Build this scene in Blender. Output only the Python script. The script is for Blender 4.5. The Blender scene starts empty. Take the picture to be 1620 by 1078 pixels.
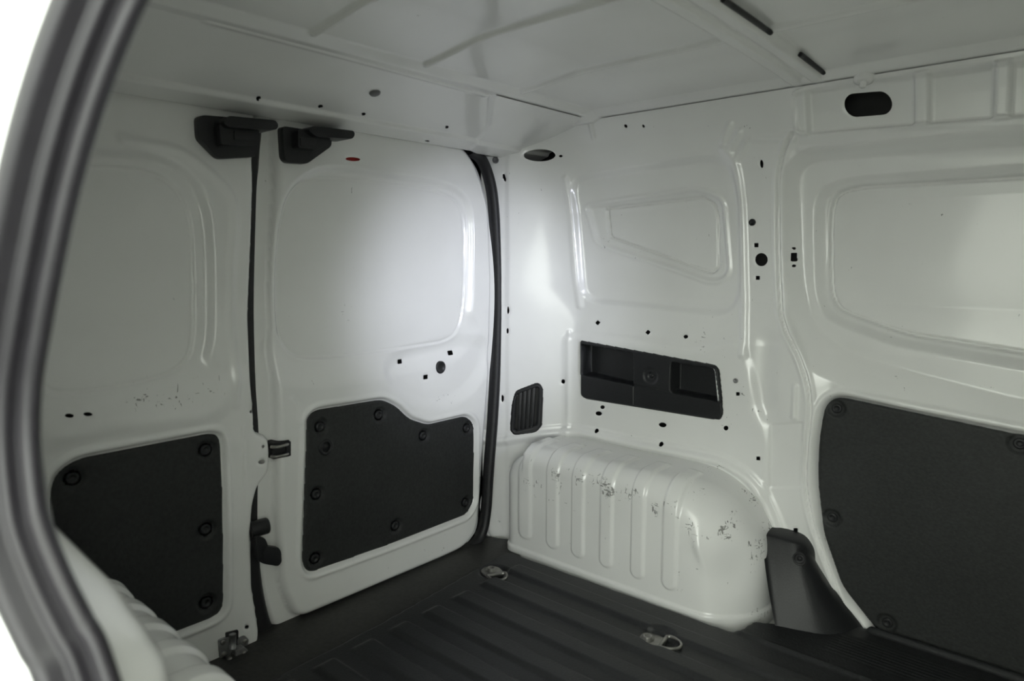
import bpy, math, random
import numpy as np
from mathutils import Matrix, Vector
random.seed(7); np.random.seed(7)

# ------------------------------------------------------------------ camera, light, exposure
FPX, CX, CY = 1085.0, 810.0, 539.0            # focal length and centre for a 1620 x 1078 frame
YAW, PITCH = math.radians(48.5), math.radians(-6.9)
CAM = np.array([1.30, -1.36, 0.80])
FW = np.array([-math.cos(YAW)*math.cos(PITCH), math.sin(YAW)*math.cos(PITCH), math.sin(PITCH)])
RT = np.cross(FW, [0, 0, 1.0]); RT /= np.linalg.norm(RT)
UP = np.cross(RT, FW)
scene = bpy.context.scene
cd = bpy.data.cameras.new('camera'); cam = bpy.data.objects.new('camera', cd); scene.collection.objects.link(cam)
cd.sensor_width = 36.0; cd.lens = 36.0*FPX/1620.0; cd.clip_start = 0.01
cam.matrix_world = Matrix(((RT[0], UP[0], -FW[0], CAM[0]), (RT[1], UP[1], -FW[1], CAM[1]), (RT[2], UP[2], -FW[2], CAM[2]), (0, 0, 0, 1)))
cd.dof.use_dof = True; cd.dof.focus_distance = 1.9; cd.dof.aperture_fstop = 4.0
scene.camera = cam

world = bpy.data.worlds.new('world'); scene.world = world; world.use_nodes = True
bg = world.node_tree.nodes['Background']; bg.inputs[0].default_value = (0.95, 1.0, 0.88, 1); bg.inputs[1].default_value = 4.85

def area(name, loc, target, sx, sy, power, color):
    l = bpy.data.lights.new(name, 'AREA'); l.shape = 'RECTANGLE'; l.size = sx; l.size_y = sy; l.energy = power; l.color = color
    o = bpy.data.objects.new(name, l); scene.collection.objects.link(o); o.location = loc
    o.rotation_euler = (Vector(target)-Vector(loc)).to_track_quat('-Z', 'Y').to_euler(); return o
area('daylight_window', (3.6, -3.72, 1.0), (0.1, -0.1, 0.75), 1.0, 1.1, 30, (0.92, 0.96, 1.0))
area('side_wall_fill', (2.5, -4.2, 1.1), (0.6, 0.1, 0.6), 1.8, 1.5, 40, (0.95, 1.0, 0.95))  # added fill light to brighten the side wall, no window there
# hand lamp shining in from the cab end, its soft cone on the back corner
sl = bpy.data.lights.new('hand_lamp', 'SPOT'); sl.energy = 94; sl.color = (0.83, 0.86, 1.0); sl.spot_size = math.radians(26); sl.spot_blend = 1.0; sl.shadow_soft_size = .06
so = bpy.data.objects.new('hand_lamp', sl); scene.collection.objects.link(so); so.location = (1.9, -0.68, 1.0)
so.rotation_euler = (Vector((0.0, -0.05, 0.665))-Vector(so.location)).to_track_quat('-Z', 'Y').to_euler()

vs = scene.view_settings; vs.view_transform = 'Standard'; vs.look = 'None'; vs.exposure = 0.0; vs.gamma = 1.0; vs.use_curve_mapping = False

# ------------------------------------------------------------------ helpers
def ray(x, y): return FW*FPX + RT*(x-CX) - UP*(y-CY)
class Plane:
    """a flat reference frame (origin, two axes, inward normal); px() finds where a sight line meets it"""
    def __init__(s, o, du, dv, n):
        s.o = np.array(o, float); s.du = np.array(du, float); s.dv = np.array(dv, float); s.n = np.array(n, float)
        s.du /= np.linalg.norm(s.du); s.dv /= np.linalg.norm(s.dv); s.n /= np.linalg.norm(s.n)
    def px(s, x, y, h=0.0):
        d = ray(x, y); t = ((s.o+s.n*h-CAM) @ s.n)/(d @ s.n); p = CAM+d*t-s.o
        return (float(p @ s.du), float(p @ s.dv))
    def poly(s, pts, h=0.0): return [p[1:] if p[0] == 'w' else s.px(p[0], p[1], h) for p in pts]
    def ell(s, x, y, rx, ry, ang=0, h=0.0, n=20, sq=1.0):
        out = []; a = math.radians(ang)
        for k in range(n):
            t = 2*math.pi*(k+.5)/n; c, q = math.cos(t), math.sin(t)
            if sq != 1.0: c = math.copysign(abs(c)**sq, c); q = math.copysign(abs(q)**sq, q)
            dx, dy = rx*c, ry*q
            out.append(s.px(x+dx*math.cos(a)-dy*math.sin(a), y+dx*math.sin(a)+dy*math.cos(a), h))
        return out
    def P(s, U, V, H):
        U, V, H = [np.asarray(a, float)[..., None] for a in (U, V, H)]
        return s.o + U*s.du + V*s.dv + H*s.n
WALL = Plane((0, .18, 0), (1, 0, 0), (0, 0, 1), (0, -1, 0))
DOOR = Plane((0, 0, 0), (0, 1, 0), (0, 0, 1), (1, 0, 0))
CHA = Plane((0, .05, 0), (1, .70, 0), (0, 0, 1), (.70, -1, 0))
HEAD = Plane((0, 0, 1.075), (0, 1, 0), (1, 0, .30), (.30, 0, -1))
ROOF = Plane((0, 0, 1.165), (1, 0, 0), (0, 1, 0), (0, 0, -1))
FLOOR = Plane((0, 0, 0), (1, 0, 0), (0, 1, 0), (0, 0, 1))

def fillet(pts, r, n=6):
    out = []; N = len(pts); rs = r if isinstance(r, (list, tuple)) else [r]*N
    for i in range(N):
        p0, p, p1 = [np.array(pts[(i+k) % N], float) for k in (-1, 0, 1)]
        a, b = p0-p, p1-p; la, lb = np.linalg.norm(a), np.linalg.norm(b)
        ta, tb = min(rs[i], la*.49), min(rs[i], lb*.49); A = p+a/la*ta; B = p+b/lb*tb
        for k in range(n+1):
            t = k/n; out.append((1-t)**2*A + 2*t*(1-t)*p + t*t*B)
    return np.array(out)
def smooth_closed(pts, n=6):
    P = np.array(pts, float); N = len(P); out = []
    for i in range(N):
        a, b, c, d = P[i-1], P[i], P[(i+1) % N], P[(i+2) % N]
        for k in range(n):
            t = k/n; out.append(.5*(2*b+(c-a)*t+(2*a-5*b+4*c-d)*t*t+(3*b-a-3*c+d)*t**3))
    return np.array(out)
def smooth_open(pts, n=8):
    P = np.array(pts, float); P = np.vstack([2*P[0]-P[1], P, 2*P[-1]-P[-2]]); out = []
    for i in range(1, len(P)-2):
        a, b, c, d = P[i-1], P[i], P[i+1], P[i+2]
        for k in range(n):
            t = k/n; out.append(.5*(2*b+(c-a)*t+(2*a-5*b+4*c-d)*t*t+(3*b-a-3*c+d)*t**3))
    out.append(P[-2]); return np.array(out)
def sdf(poly, U, V, margin=.08):
    """signed distance to a closed outline, negative inside"""
    poly = np.asarray(poly, float); lo = poly.min(0)-margin; hi = poly.max(0)+margin
    res = np.full(U.shape, 9.0); m = (U > lo[0]) & (U < hi[0]) & (V > lo[1]) & (V < hi[1])
    if not m.any(): return res
    x, y = U[m], V[m]; d2 = np.full(x.shape, 1e9); ins = np.zeros(x.shape, bool)
    A = poly; B = np.roll(poly, -1, 0)
    for (ax, ay), (bx, by) in zip(A, B):
        ex, ey = bx-ax, by-ay; L = ex*ex+ey*ey
        if L < 1e-14: continue
        t = np.clip(((x-ax)*ex+(y-ay)*ey)/L, 0, 1)
        d2 = np.minimum(d2, (x-ax-t*ex)**2+(y-ay-t*ey)**2)
        if ay != by: ins ^= ((ay > y) != (by > y)) & (x < ex*(y-ay)/ey+ax)
    d = np.sqrt(d2); res[m] = np.where(ins, -d, d); return res
def line_d(pts, U, V, margin=.12):
    """distance to an open polyline"""
    P = np.asarray(pts, float); res = np.full(U.shape, 9.0); lo = P.min(0)-margin; hi = P.max(0)+margin
    m = (U > lo[0]) & (U < hi[0]) & (V > lo[1]) & (V < hi[1])
    if not m.any(): return res
    x, y = U[m], V[m]; d2 = np.full(x.shape, 1e9)
    for (ax, ay), (bx, by) in zip(P[:-1], P[1:]):
        ex, ey = bx-ax, by-ay; L = ex*ex+ey*ey+1e-14
        t = np.clip(((x-ax)*ex+(y-ay)*ey)/L, 0, 1); d2 = np.minimum(d2, (x-ax-t*ex)**2+(y-ay-t*ey)**2)
    res[m] = np.sqrt(d2); return res
def S(x): x = np.clip(x, 0, 1); return x*x*(3-2*x)
def R(x): return np.clip(x, 0, 1)
def smin(a, b, k): h = np.clip(.5+.5*(b-a)/k, 0, 1); return b*(1-h)+a*h-k*h*(1-h)
def bump(d, w): return S(1-d/w)

def mesh_np(name, verts, faces, mat, parent=None, smooth=True):
    me = bpy.data.meshes.new(name); verts = np.asarray(verts, np.float32).reshape(-1, 3)
    if isinstance(faces, np.ndarray):
        k = faces.shape[1]; M = len(faces)
        me.vertices.add(len(verts)); me.vertices.foreach_set('co', verts.ravel())
        me.loops.add(M*k); me.loops.foreach_set('vertex_index', faces.astype(np.int32).ravel())
        me.polygons.add(M); me.polygons.foreach_set('loop_start', np.arange(0, M*k, k, dtype=np.int32))
        me.update(calc_edges=True)
    else:
        me.from_pydata([tuple(map(float, v)) for v in verts], [], [tuple(f) for f in faces]); me.update()
    me.validate()
    if smooth: me.polygons.foreach_set('use_smooth', np.ones(len(me.polygons), bool))
    if mat: me.materials.append(mat)
    o = bpy.data.objects.new(name, me); scene.collection.objects.link(o)
    if parent: o.parent = parent
    return o
def tag(o, label=None, cat=None, group=None, kind=None):
    if label: o['label'] = label
    if cat: o['category'] = cat
    if group: o['group'] = group
    if kind: o['kind'] = kind
    return o
def empty(name, loc=(0, 0, 0)):
    o = bpy.data.objects.new(name, None); scene.collection.objects.link(o); o.empty_display_size = .05; o.location = loc; return o
def join_to(o, root):
    """parent o to an Empty that may be away from the origin, leaving o where it is"""
    o.parent = root; o.matrix_parent_inverse = Matrix.Translation(root.location).inverted(); return o

def sheet(name, plane, u, v, hfun, mat, holes=(), keep=None, parent=None, attrs=None, hole_lip=0.0, lip_w=.005):
    """pressed sheet: a fine grid shaped by hfun(U, V); holes are cut out along their outlines, keep trims the rim"""
    U, V = np.meshgrid(np.asarray(u, float), np.asarray(v, float), indexing='ij'); H = hfun(U, V)
    U2, V2 = U.copy(), V.copy(); dead = np.zeros(U.shape, bool)
    cuts = [(np.asarray(h, float), 1) for h in holes]+([(np.asarray(keep, float), -1)] if keep is not None else [])
    for poly, sg in cuts:
        s = sdf(poly, U, V, .03)*sg
        if sg < 0: s = np.where(np.abs(s) > 8.9, 9.0, s)
        gu, gv = np.gradient(s, np.asarray(u, float), np.asarray(v, float)); g = np.sqrt(gu**2+gv**2)+1e-9
        c = min(np.diff(u).min(), np.diff(v).min())
        near = (np.abs(s) < .72*c)
        U2 = np.where(near, U2-s*gu/g, U2); V2 = np.where(near, V2-s*gv/g, V2)
        if hole_lip and sg > 0: H = np.where(s < lip_w, H-hole_lip*S(1-np.maximum(s, 0)/lip_w), H)
        dead |= (s < .72*c) & ((s < 0) | near)
    P = plane.P(U2, V2, H) if plane else np.stack([U2, V2, H], -1)
    nu, nv = U.shape; idx = np.arange(nu*nv).reshape(nu, nv)
    F = np.stack([idx[:-1, :-1], idx[1:, :-1], idx[1:, 1:], idx[:-1, 1:]], -1).reshape(-1, 4)
    F = F[~dead.ravel()[F].all(1)]
    used = np.zeros(nu*nv, bool); used[F.ravel()] = True; re = np.cumsum(used)-1
    if np.dot(np.cross(plane.du, plane.dv), plane.n) < 0: F = F[:, ::-1]
    o = mesh_np(name, P.reshape(-1, 3)[used], re[F], mat, parent)
    for k, fn in (attrs or {}).items():
        a = o.data.attributes.new(k, 'FLOAT', 'POINT'); a.data.foreach_set('value', fn(U, V).ravel()[used].astype(np.float32))
    return o
def grid_faces(nu, nv, wrap_v=False):
    F = []
    for i in range(nu-1):
        for j in range(nv if wrap_v else nv-1):
            j2 = (j+1) % nv; F.append((i*nv+j, (i+1)*nv+j, (i+1)*nv+j2, i*nv+j2))
    return F
def sweep(name, path, prof, mat, upv, parent=None, caps=True, closed=False):
    """profile points (side, out) swept along a 3-D path; upv is the 'out' direction (vector or function)"""
    path = np.asarray(path, float); N = len(path); V = []
    for i in range(N):
        a, b = (path[(i-1) % N], path[(i+1) % N]) if closed else (path[max(i-1, 0)], path[min(i+1, N-1)])
        t = (b-a)/np.linalg.norm(b-a); up = np.asarray(upv(i/(N-1)) if callable(upv) else upv, float); up = up-t*(up @ t); up /= np.linalg.norm(up); sd = np.cross(t, up)
        for (s_, o_) in prof: V.append(path[i]+sd*s_+up*o_)
    k = len(prof); F = grid_faces(N, k, True)
    if closed: F += [((N-1)*k+j, j, (j+1) % k, (N-1)*k+(j+1) % k) for j in range(k)]
    elif caps: F += [tuple(range(k))[::-1], tuple((N-1)*k+j for j in range(k))]
    return mesh_np(name, V, F, mat, parent)
def circle_prof(r, n=12, sx=1, sy=1): return [(r*sx*math.cos(2*math.pi*k/n), r*sy*math.sin(2*math.pi*k/n)) for k in range(n)]
def lathe(name, o, axis, prof, mat, parent=None, n=20, xref=None):
    """profile (radius, height) spun round an axis through o"""
    z = np.array(axis, float); z /= np.linalg.norm(z); x = np.array(xref if xref is not None else ([1, 0, 0] if abs(z[0]) < .8 else [0, 1, 0]), float)
    x -= z*(x @ z); x /= np.linalg.norm(x); y = np.cross(z, x); V = []
    for r, h in prof:
        for k in range(n): a = 2*math.pi*k/n; V.append(np.array(o)+z*h+(x*math.cos(a)+y*math.sin(a))*r)
    F = grid_faces(len(prof), n, True)
    if prof[-1][0] > 1e-5: F.append(tuple((len(prof)-1)*n+k for k in range(n)))
    if prof[0][0] > 1e-5: F.append(tuple(range(n))[::-1])
    return mesh_np(name, V, F, mat, parent)
def prism(name, plane, poly, h0, h1, mat, parent=None, bev=.003, segs=2):
    """outline extruded along the plane's normal, edges rounded"""
    n = len(poly); U = [p[0] for p in poly]; Vv = [p[1] for p in poly]
    V = np.vstack([plane.P(U, Vv, [h0]*n), plane.P(U, Vv, [h1]*n)])
    F = [tuple(range(n))[::-1], tuple(range(n, 2*n))]+[(i, (i+1) % n, n+(i+1) % n, n+i) for i in range(n)]
    o = mesh_np(name, V, F, mat, parent, smooth=False)
    import bmesh
    bm = bmesh.new(); bm.from_mesh(o.data); bmesh.ops.recalc_face_normals(bm, faces=bm.faces)
    if bev:
        es = [e for e in bm.edges if len(e.link_faces) == 2 and e.calc_face_angle(0) > .5]
        bmesh.ops.bevel(bm, geom=es, offset=bev, segments=segs, profile=.6, affect='EDGES', clamp_overlap=True)
    bm.to_mesh(o.data); bm.free()
    for p in o.data.polygons: p.use_smooth = True
    try: o.data.set_sharp_from_angle(angle=math.radians(40))
    except Exception: pass
    return o
def box(name, c, s, mat, parent=None, bev=.002, rz=0):
    pl = Plane(c, (math.cos(rz), math.sin(rz), 0), (-math.sin(rz), math.cos(rz), 0), (0, 0, 1))
    return prism(name, pl, [(-s[0]/2, -s[1]/2), (s[0]/2, -s[1]/2), (s[0]/2, s[1]/2), (-s[0]/2, s[1]/2)], -s[2]/2, s[2]/2, mat, parent, bev)

# ------------------------------------------------------------------ materials
def new_mat(name):
    m = bpy.data.materials.new(name); m.use_nodes = True; nt = m.node_tree; return m, nt, nt.nodes['Principled BSDF']
def N(nt, t, **kw):
    n = nt.nodes.new(t)
    for k, v in kw.items():
        if k.startswith('i_'): n.inputs[int(k[2:]) if k[2:].isdigit() else k[2:].replace('_', ' ')].default_value = v
        else: setattr(n, k, v)
    return n
def paint_mat():
    m, nt, b = new_mat('white_paint'); L = nt.links.new
    tc = N(nt, 'ShaderNodeTexCoord')
    b.inputs['Roughness'].default_value = .27; b.inputs['Coat Weight'].default_value = .4; b.inputs['Coat Roughness'].default_value = .1
    # grime in soft patches
    g = N(nt, 'ShaderNodeTexNoise'); g.inputs['Scale'].default_value = 3.1; g.inputs['Detail'].default_value = 5; L(tc.outputs['Object'], g.inputs['Vector'])
    r = N(nt, 'ShaderNodeValToRGB'); r.color_ramp.elements[0].position = .3; r.color_ramp.elements[1].position = .62
    r.color_ramp.elements[0].color = (.79, .79, .775, 1); r.color_ramp.elements[1].color = (.85, .85, .84, 1); L(g.outputs['Fac'], r.inputs['Fac'])
    # scuffs: short dark scratches, where the 'scuff' attribute allows them
    at = N(nt, 'ShaderNodeAttribute', attribute_name='scuff')
    mp = N(nt, 'ShaderNodeMapping'); mp.inputs['Scale'].default_value = (55, 55, 170); mp.inputs['Rotation'].default_value = (.15, .25, .1); L(tc.outputs['Object'], mp.inputs['Vector'])
    n1 = N(nt, 'ShaderNodeTexNoise'); n1.inputs['Scale'].default_value = 1.0; n1.inputs['Detail'].default_value = 3; n1.inputs['Distortion'].default_value = 1.2; L(mp.outputs[0], n1.inputs['Vector'])
    mp2 = N(nt, 'ShaderNodeMapping'); mp2.inputs['Scale'].default_value = (170, 170, 50); mp2.inputs['Location'].default_value = (3, 7, 1); L(tc.outputs['Object'], mp2.inputs['Vector'])
    n2 = N(nt, 'ShaderNodeTexNoise'); n2.inputs['Scale'].default_value = 1.0; n2.inputs['Detail'].default_value = 2; n2.inputs['Distortion'].default_value = .8; L(mp2.outputs[0], n2.inputs['Vector'])
    mx = N(nt, 'ShaderNodeMath', operation='MAXIMUM'); L(n1.outputs['Fac'], mx.inputs[0]); L(n2.outputs['Fac'], mx.inputs[1])
    big = N(nt, 'ShaderNodeTexNoise'); big.inputs['Scale'].default_value = 14; big.inputs['Detail'].default_value = 2; L(tc.outputs['Object'], big.inputs['Vector'])
    sh = N(nt, 'ShaderNodeMapRange'); sh.inputs[1].default_value = .44; sh.inputs[2].default_value = .66; L(big.outputs['Fac'], sh.inputs[0])
    k = N(nt, 'ShaderNodeMath', operation='MULTIPLY'); L(sh.outputs[0], k.inputs[0]); L(at.outputs['Fac'], k.inputs[1])
    k2 = N(nt, 'ShaderNodeMath', operation='MULTIPLY_ADD'); k2.inputs[1].default_value = .22; k2.inputs[2].default_value = 0; L(k.outputs[0], k2.inputs[0])
    ad = N(nt, 'ShaderNodeMath', operation='ADD'); L(mx.outputs[0], ad.inputs[0]); L(k2.outputs[0], ad.inputs[1])
    th = N(nt, 'ShaderNodeMapRange'); th.inputs[1].default_value = .80; th.inputs[2].default_value = .83; L(ad.outputs[0], th.inputs[0])
    mix = N(nt, 'ShaderNodeMix', data_type='RGBA'); mix.inputs['B'].default_value = (.14, .14, .13, 1); L(r.outputs[0], mix.inputs['A'])
    f8 = N(nt, 'ShaderNodeMath', operation='MULTIPLY'); f8.inputs[1].default_value = .8; L(th.outputs[0], f8.inputs[0]); L(f8.outputs[0], mix.inputs['Factor'])
    L(mix.outputs['Result'], b.inputs['Base Color'])
    w = N(nt, 'ShaderNodeTexNoise'); w.inputs['Scale'].default_value = 5; w.inputs['Detail'].default_value = 1; L(tc.outputs['Object'], w.inputs['Vector'])
    bp = N(nt, 'ShaderNodeBump'); bp.inputs['Strength'].default_value = .12; bp.inputs['Distance'].default_value = .01; L(w.outputs['Fac'], bp.inputs['Height']); L(bp.outputs[0], b.inputs['Normal'])
    return m
def rough_mat(name, c0, c1, rough, scale=40, bumps=.15, dist=.002, detail=4, spec=.4):
    m, nt, b = new_mat(name); L = nt.links.new; tc = N(nt, 'ShaderNodeTexCoord')
    g = N(nt, 'ShaderNodeTexNoise'); g.inputs['Scale'].default_value = scale; g.inputs['Detail'].default_value = detail; L(tc.outputs['Object'], g.inputs['Vector'])
    g2 = N(nt, 'ShaderNodeTexNoise'); g2.inputs['Scale'].default_value = 4; g2.inputs['Detail'].default_value = 5; L(tc.outputs['Object'], g2.inputs['Vector'])
    a = N(nt, 'ShaderNodeMath', operation='ADD'); L(g.outputs['Fac'], a.inputs[0]); L(g2.outputs['Fac'], a.inputs[1])
    r = N(nt, 'ShaderNodeValToRGB'); r.color_ramp.elements[0].position = .35; r.color_ramp.elements[1].position = .68
    h = N(nt, 'ShaderNodeMath', operation='MULTIPLY'); h.inputs[1].default_value = .5; L(a.outputs[0], h.inputs[0]); L(h.outputs[0], r.inputs['Fac'])
    r.color_ramp.elements[0].color = (*c0, 1); r.color_ramp.elements[1].color = (*c1, 1); L(r.outputs[0], b.inputs['Base Color'])
    b.inputs['Roughness'].default_value = rough; b.inputs['Specular IOR Level'].default_value = spec
    bp = N(nt, 'ShaderNodeBump'); bp.inputs['Strength'].default_value = bumps; bp.inputs['Distance'].default_value = dist; L(g.outputs['Fac'], bp.inputs['Height']); L(bp.outputs[0], b.inputs['Normal'])
    return m
PAINT = paint_mat()
BOARD = rough_mat('black_hardboard', (.013, .014, .014), (.030, .032, .032), .62, 160, .35)
PLASTIC = rough_mat('black_plastic', (.010, .0105, .0115), (.019, .020, .022), .45, 300, .2)
RUBBER = rough_mat('black_rubber', (.012, .012, .013), (.022, .022, .024), .5, 120, .1)
SEAL = rough_mat('seal_rubber', (.015, .0135, .017), (.021, .019, .024), .38, 60, .05)
MAT = rough_mat('floor_mat_rubber', (.014, .015, .016), (.027, .028, .030), .45, 220, .35)
SILL = rough_mat('sill_rubber', (.022, .022, .021), (.045, .044, .041), .55, 90, .3)
STEEL = rough_mat('zinc_steel', (.22, .215, .20), (.38, .37, .35), .36, 80, .1); STEEL.node_tree.nodes['Principled BSDF'].inputs['Metallic'].default_value = .9
DULL = rough_mat('dull_steel', (.24, .24, .24), (.42, .42, .42), .45, 90, .2); DULL.node_tree.nodes['Principled BSDF'].inputs['Metallic'].default_value = .7
GREYPLUG = rough_mat('grey_rubber', (.12, .12, .125), (.17, .17, .175), .5, 60, .05)
REDPL = rough_mat('red_plastic', (.45, .03, .03), (.55, .05, .04), .3, 60, .02)
OUTER = rough_mat('outer_white_paint', (.80, .81, .80), (.83, .84, .83), .3, 3, .0)
PRIMER = rough_mat('dark_primer', (.05, .05, .05), (.07, .07, .07), .7, 20, .0)
CONCRETE = rough_mat('workshop_concrete', (.20, .21, .20), (.27, .27, .26), .7, 12, .2)

ZROOF = 1.15
# ------------------------------------------------------------------ side wall (far side of the load space)
u = np.concatenate([np.arange(-.04, 1.25, .003), np.arange(1.25, 2.005, .012)]); v = np.linspace(-.06, 1.1500, 404)
W = WALL
seam = W.poly([(1256, 150), (1258, 212), (1238, 252), (1229, 320), (1231, 470), (1241, 520), (1266, 572), (1281, 640), (1273, 760), (1291, 850), (1342, 985)])
SEAM_OPEN = smooth_open(seam[1:], 6)
bay = list(map(tuple, SEAM_OPEN))+[(1.05, -.1), (1.80, -.1), (1.84, .5), (1.80, 1.0), (1.74, 1.035)]+W.poly([(1620, 200)])
L2 = W.poly([(1253, 330), (1252, 290), (1259, 268), (1282, 252), (1620, 226), ('w', 1.70, 1.0), ('w', 1.72, .55), ('w', 1.45, .535), (1620, 640), (1420, 588), (1335, 563), (1277, 520), (1257, 455)])
L3 = W.poly([(1274, 350), (1276, 310), (1292, 290), (1335, 277), (1620, 255), ('w', 1.66, .97), ('w', 1.68, .60), ('w', 1.4, .585), (1620, 592), (1405, 552), (1312, 517), (1287, 500), (1276, 460)])
L4 = W.poly([(1297, 350), (1301, 315), (1312, 302), (1340, 293), (1620, 274), ('w', 1.63, .95), ('w', 1.64, .63), ('w', 1.38, .61), (1620, 566), (1420, 533), (1318, 497), (1303, 482), (1297, 455)])
L2s, L3s, L4s = fillet(L2, .05), fillet(L3, .04), fillet(L4, .035)
PANELW_PX = [(1300, 668), (1306, 640), (1325, 628), (1620, 690), ('w', 1.68, .475), ('w', 1.72, .30), ('w', 1.70, -.01), (1620, 1082), (1398, 1012), (1332, 928), (1303, 845), (1294, 765), (1295, 705)]
PANELW = fillet(W.poly(PANELW_PX, -.012), .02)
Q0 = fillet(W.poly([(908, 286), (930, 275), (1130, 243), (1160, 254), (1172, 300), (1174, 470), (1150, 505), (920, 480)]), .05)
Q1 = fillet(W.poly([(927, 326), (1101, 301), (1138, 314), (1147, 436), (1124, 447), (1062, 425), (941, 385), (932, 343)]), .025)
Q2 = fillet(W.poly([(953, 329), (1105, 311), (1124, 322), (1129, 345), (1129, 424), (1118, 433), (957, 375)]), .008)
RAILP = fillet(W.poly([(1262, 218), (1261, 152), (1294, 143), (1620, 100), ('w', 1.75, 1.128), ('w', 1.75, 1.03), (1620, 189)]), .02)
ARCH = [(-.08, .24), (.0, .265), (.173, .299), (.389, .300), (.58, .302), (.64, .292), (.695, .258), (.735, .188), (.76, .12), (.775, .0), (.78, -.08)]
def wall_base(U, V):
    y = np.interp(V, [-.1, .30, .60, .70, .92, 1.03, 1.10, 1.15, 1.22], [.185, .180, .178, .190, .186, .168, .150, .130, .105])
    k = .012+.055*S((V-.62)/.12); ch = .05+.70*U
    return smin(y, ch, k)
def wall_h(U, V):
    y = wall_base(U, V)
    # quarter window pressing
    s = sdf(Q0, U, V); y = y+.010*S(-s/.02)*S((V-.60)/.10)
    s = sdf(Q1, U, V); y += .007*R(-s/.012+.3); y -= .004*bump(np.abs(s-.004), .010)
    s = sdf(Q2, U, V); y += .005*R(-s/.004+.5); y += .010*bump(np.abs(s), .0048)
    # ridge that runs down the pillar beside it
    d = line_d(smooth_open(W.poly([(905, 285), (911, 340), (915, 420), (919, 484)])), U, V); y -= .0045*bump(d, .014)
    d = line_d(smooth_open(W.poly([(1150, 238), (1166, 262), (1172, 330), (1175, 470), (1178, 560)])), U, V); y -= .006*bump(d, .016)
    d = line_d(W.poly([(906, 524), (905, 690)]), U, V); y -= .002*bump(d, .008)
    u8 = CHA.px(805, 500)[0]*CHA.du[0]; y = y+.004*R((u8-U)/.010)
    # embossed folds at the upper corner, dented pillar foot
    for a in ([(1150, 225), (1163, 200)], [(1162, 236), (1176, 212)], [(1172, 250), (1186, 228)]):
        d = line_d(W.poly(a), U, V); y -= .005*bump(d, .013)
    d = line_d(W.poly([(950, 196), (951, 220)]), U, V); y -= .004*bump(d, .010)
    d = line_d(W.poly([(1215, 545), (1208, 640), (1214, 650)]), U, V); y += .008*bump(d, .040); d = line_d(W.poly([(1258, 612), (1256, 660)]), U, V); y -= .005*bump(d, .010)
    # lower wall stands proud of the upper, with a ledge round the tray
    s = sdf(fillet(W.poly([(900, 525), (1100, 552), (1165, 530), (1185, 560), (1205, 640), (1222, 700), (1215, 800), (1100, 760), (900, 700)]), .03), U, V); y -= .006*S(-s/.025+.3)
    s = sdf(fillet(W.poly([(1218, 672), (1270, 668), (1270, 772), (1218, 772)]), .006), U, V); y += .0025*S(-s/.004+.5)
    # door-shaped bay: lap seam, stepped window frame, panel rebate
    s = sdf(bay, U, V, .1); y += .004*S(-s/.005+.4); y += .010*S(-s/.05); d = line_d(SEAM_OPEN, U, V); y -= .003*bump(np.abs(d-.006), .009); y += .012*bump(d, .0045)
    s2 = sdf(L2s, U, V, .14); wd = .026+.045*S((.72-V)/.12); y += .032*R(1-(s2+.0)/wd)*S((s+.02)/-.02+1.0)
    s3 = sdf(L3s, U, V); y += .024*R(-s3/.020); s4 = sdf(L4s, U, V); y += .004*R(-s4/.004+1); y -= .003*bump(np.abs(s4-.007), .006); y += .010*bump(np.abs(s4), .0048)
    sp = sdf(PANELW, U, V, .1); y += .018*S(-(sp-.008)/.010); y -= .004*bump(np.abs(sp-.014), .008)
    # rail under the roof edge, with two pressed posts
    sr = sdf(RAILP, U, V); y += .018*S(-sr/.010)
    for a, b in (((1465, 125), (1465, 205)), ((1592, 105), (1592, 190)), ((1276, 150), (1278, 215))):
        p, q = W.poly([a, b]); dx = np.abs(U-p[0]); y -= .016*S(1-(dx-.008)/.009)*S(-sr/.006+.2)
    for x0 in (1.32, 1.48, 1.64): y -= .016*S(1-(np.abs(U-x0)-.008)/.009)*S(-sr/.006+.2)
    d = line_d(W.poly([(1268, 238), (1620, 201), ('w', 1.75, 1.02)]), U, V); y -= .004*bump(d, .012)
    # upper corner seam
    d = line_d(W.poly([(1195, 222), (1258, 222)]), U, V); y -= .003*bump(d, .01)
    # flange round the wheel arch
    sa = sdf(smooth_closed(ARCH+[(.2, -.3)], 4), U, V, .12); y -= .012*S(1-np.abs(sa-.012)/.020); y -= .003*bump(np.abs(sa-.03), .006)
    return .18-y
def px_h(plane, hf, pts):
    return plane.poly(pts)
holesW = []
sq = lambda x, y, r, a=0, ry=None: fillet(W.poly([(x+dx*math.cos(math.radians(a))-dy*math.sin(math.radians(a)), y+dx*math.sin(math.radians(a))+dy*math.cos(math.radians(a))) for dx, dy in ((-r, -(ry or r)), (r, -(ry or r)), (r, (ry or r)), (-r, (ry or r)))]), .0008, 2)
for x, y, r, ry, a in ((1194, 388, 3.4, None, 0), (1196, 440, 3.2, None, 0), (945, 511, 3, None, 40), (1025, 526, 3, None, 40), (1201, 725, 3, None, 0), (1258, 840, 3.4, None, 0), (1169, 623, 2.8, None, 0), (1247, 407, 3.2, 7, 0)):
    holesW.append(sq(x, y, r, a, ry))
for x, y, rx, ry, a in ((1207, 260, 2.6, 6.5, 0), (1202, 411, 10, 10.5, 0), (1085, 533, 3.6, 3, 0), (955, 644, 3.4, 3, 0), (949, 654, 5, 3.4, 5), (947, 681, 3, 3.4, 0), (1050, 672, 6, 3.8, 8), (1049, 702, 3.4, 3.6, 0), (1150, 677, 3.8, 3.8, 0), (1003, 203, 2.4, 2.6, 0), (1030, 203, 2, 2.4, 0), (1247, 393, 2.2, 2.4, 0), (1247, 421, 2.2, 2.4, 0)):
    holesW.append(W.ell(x, y, rx, ry, a))
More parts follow.
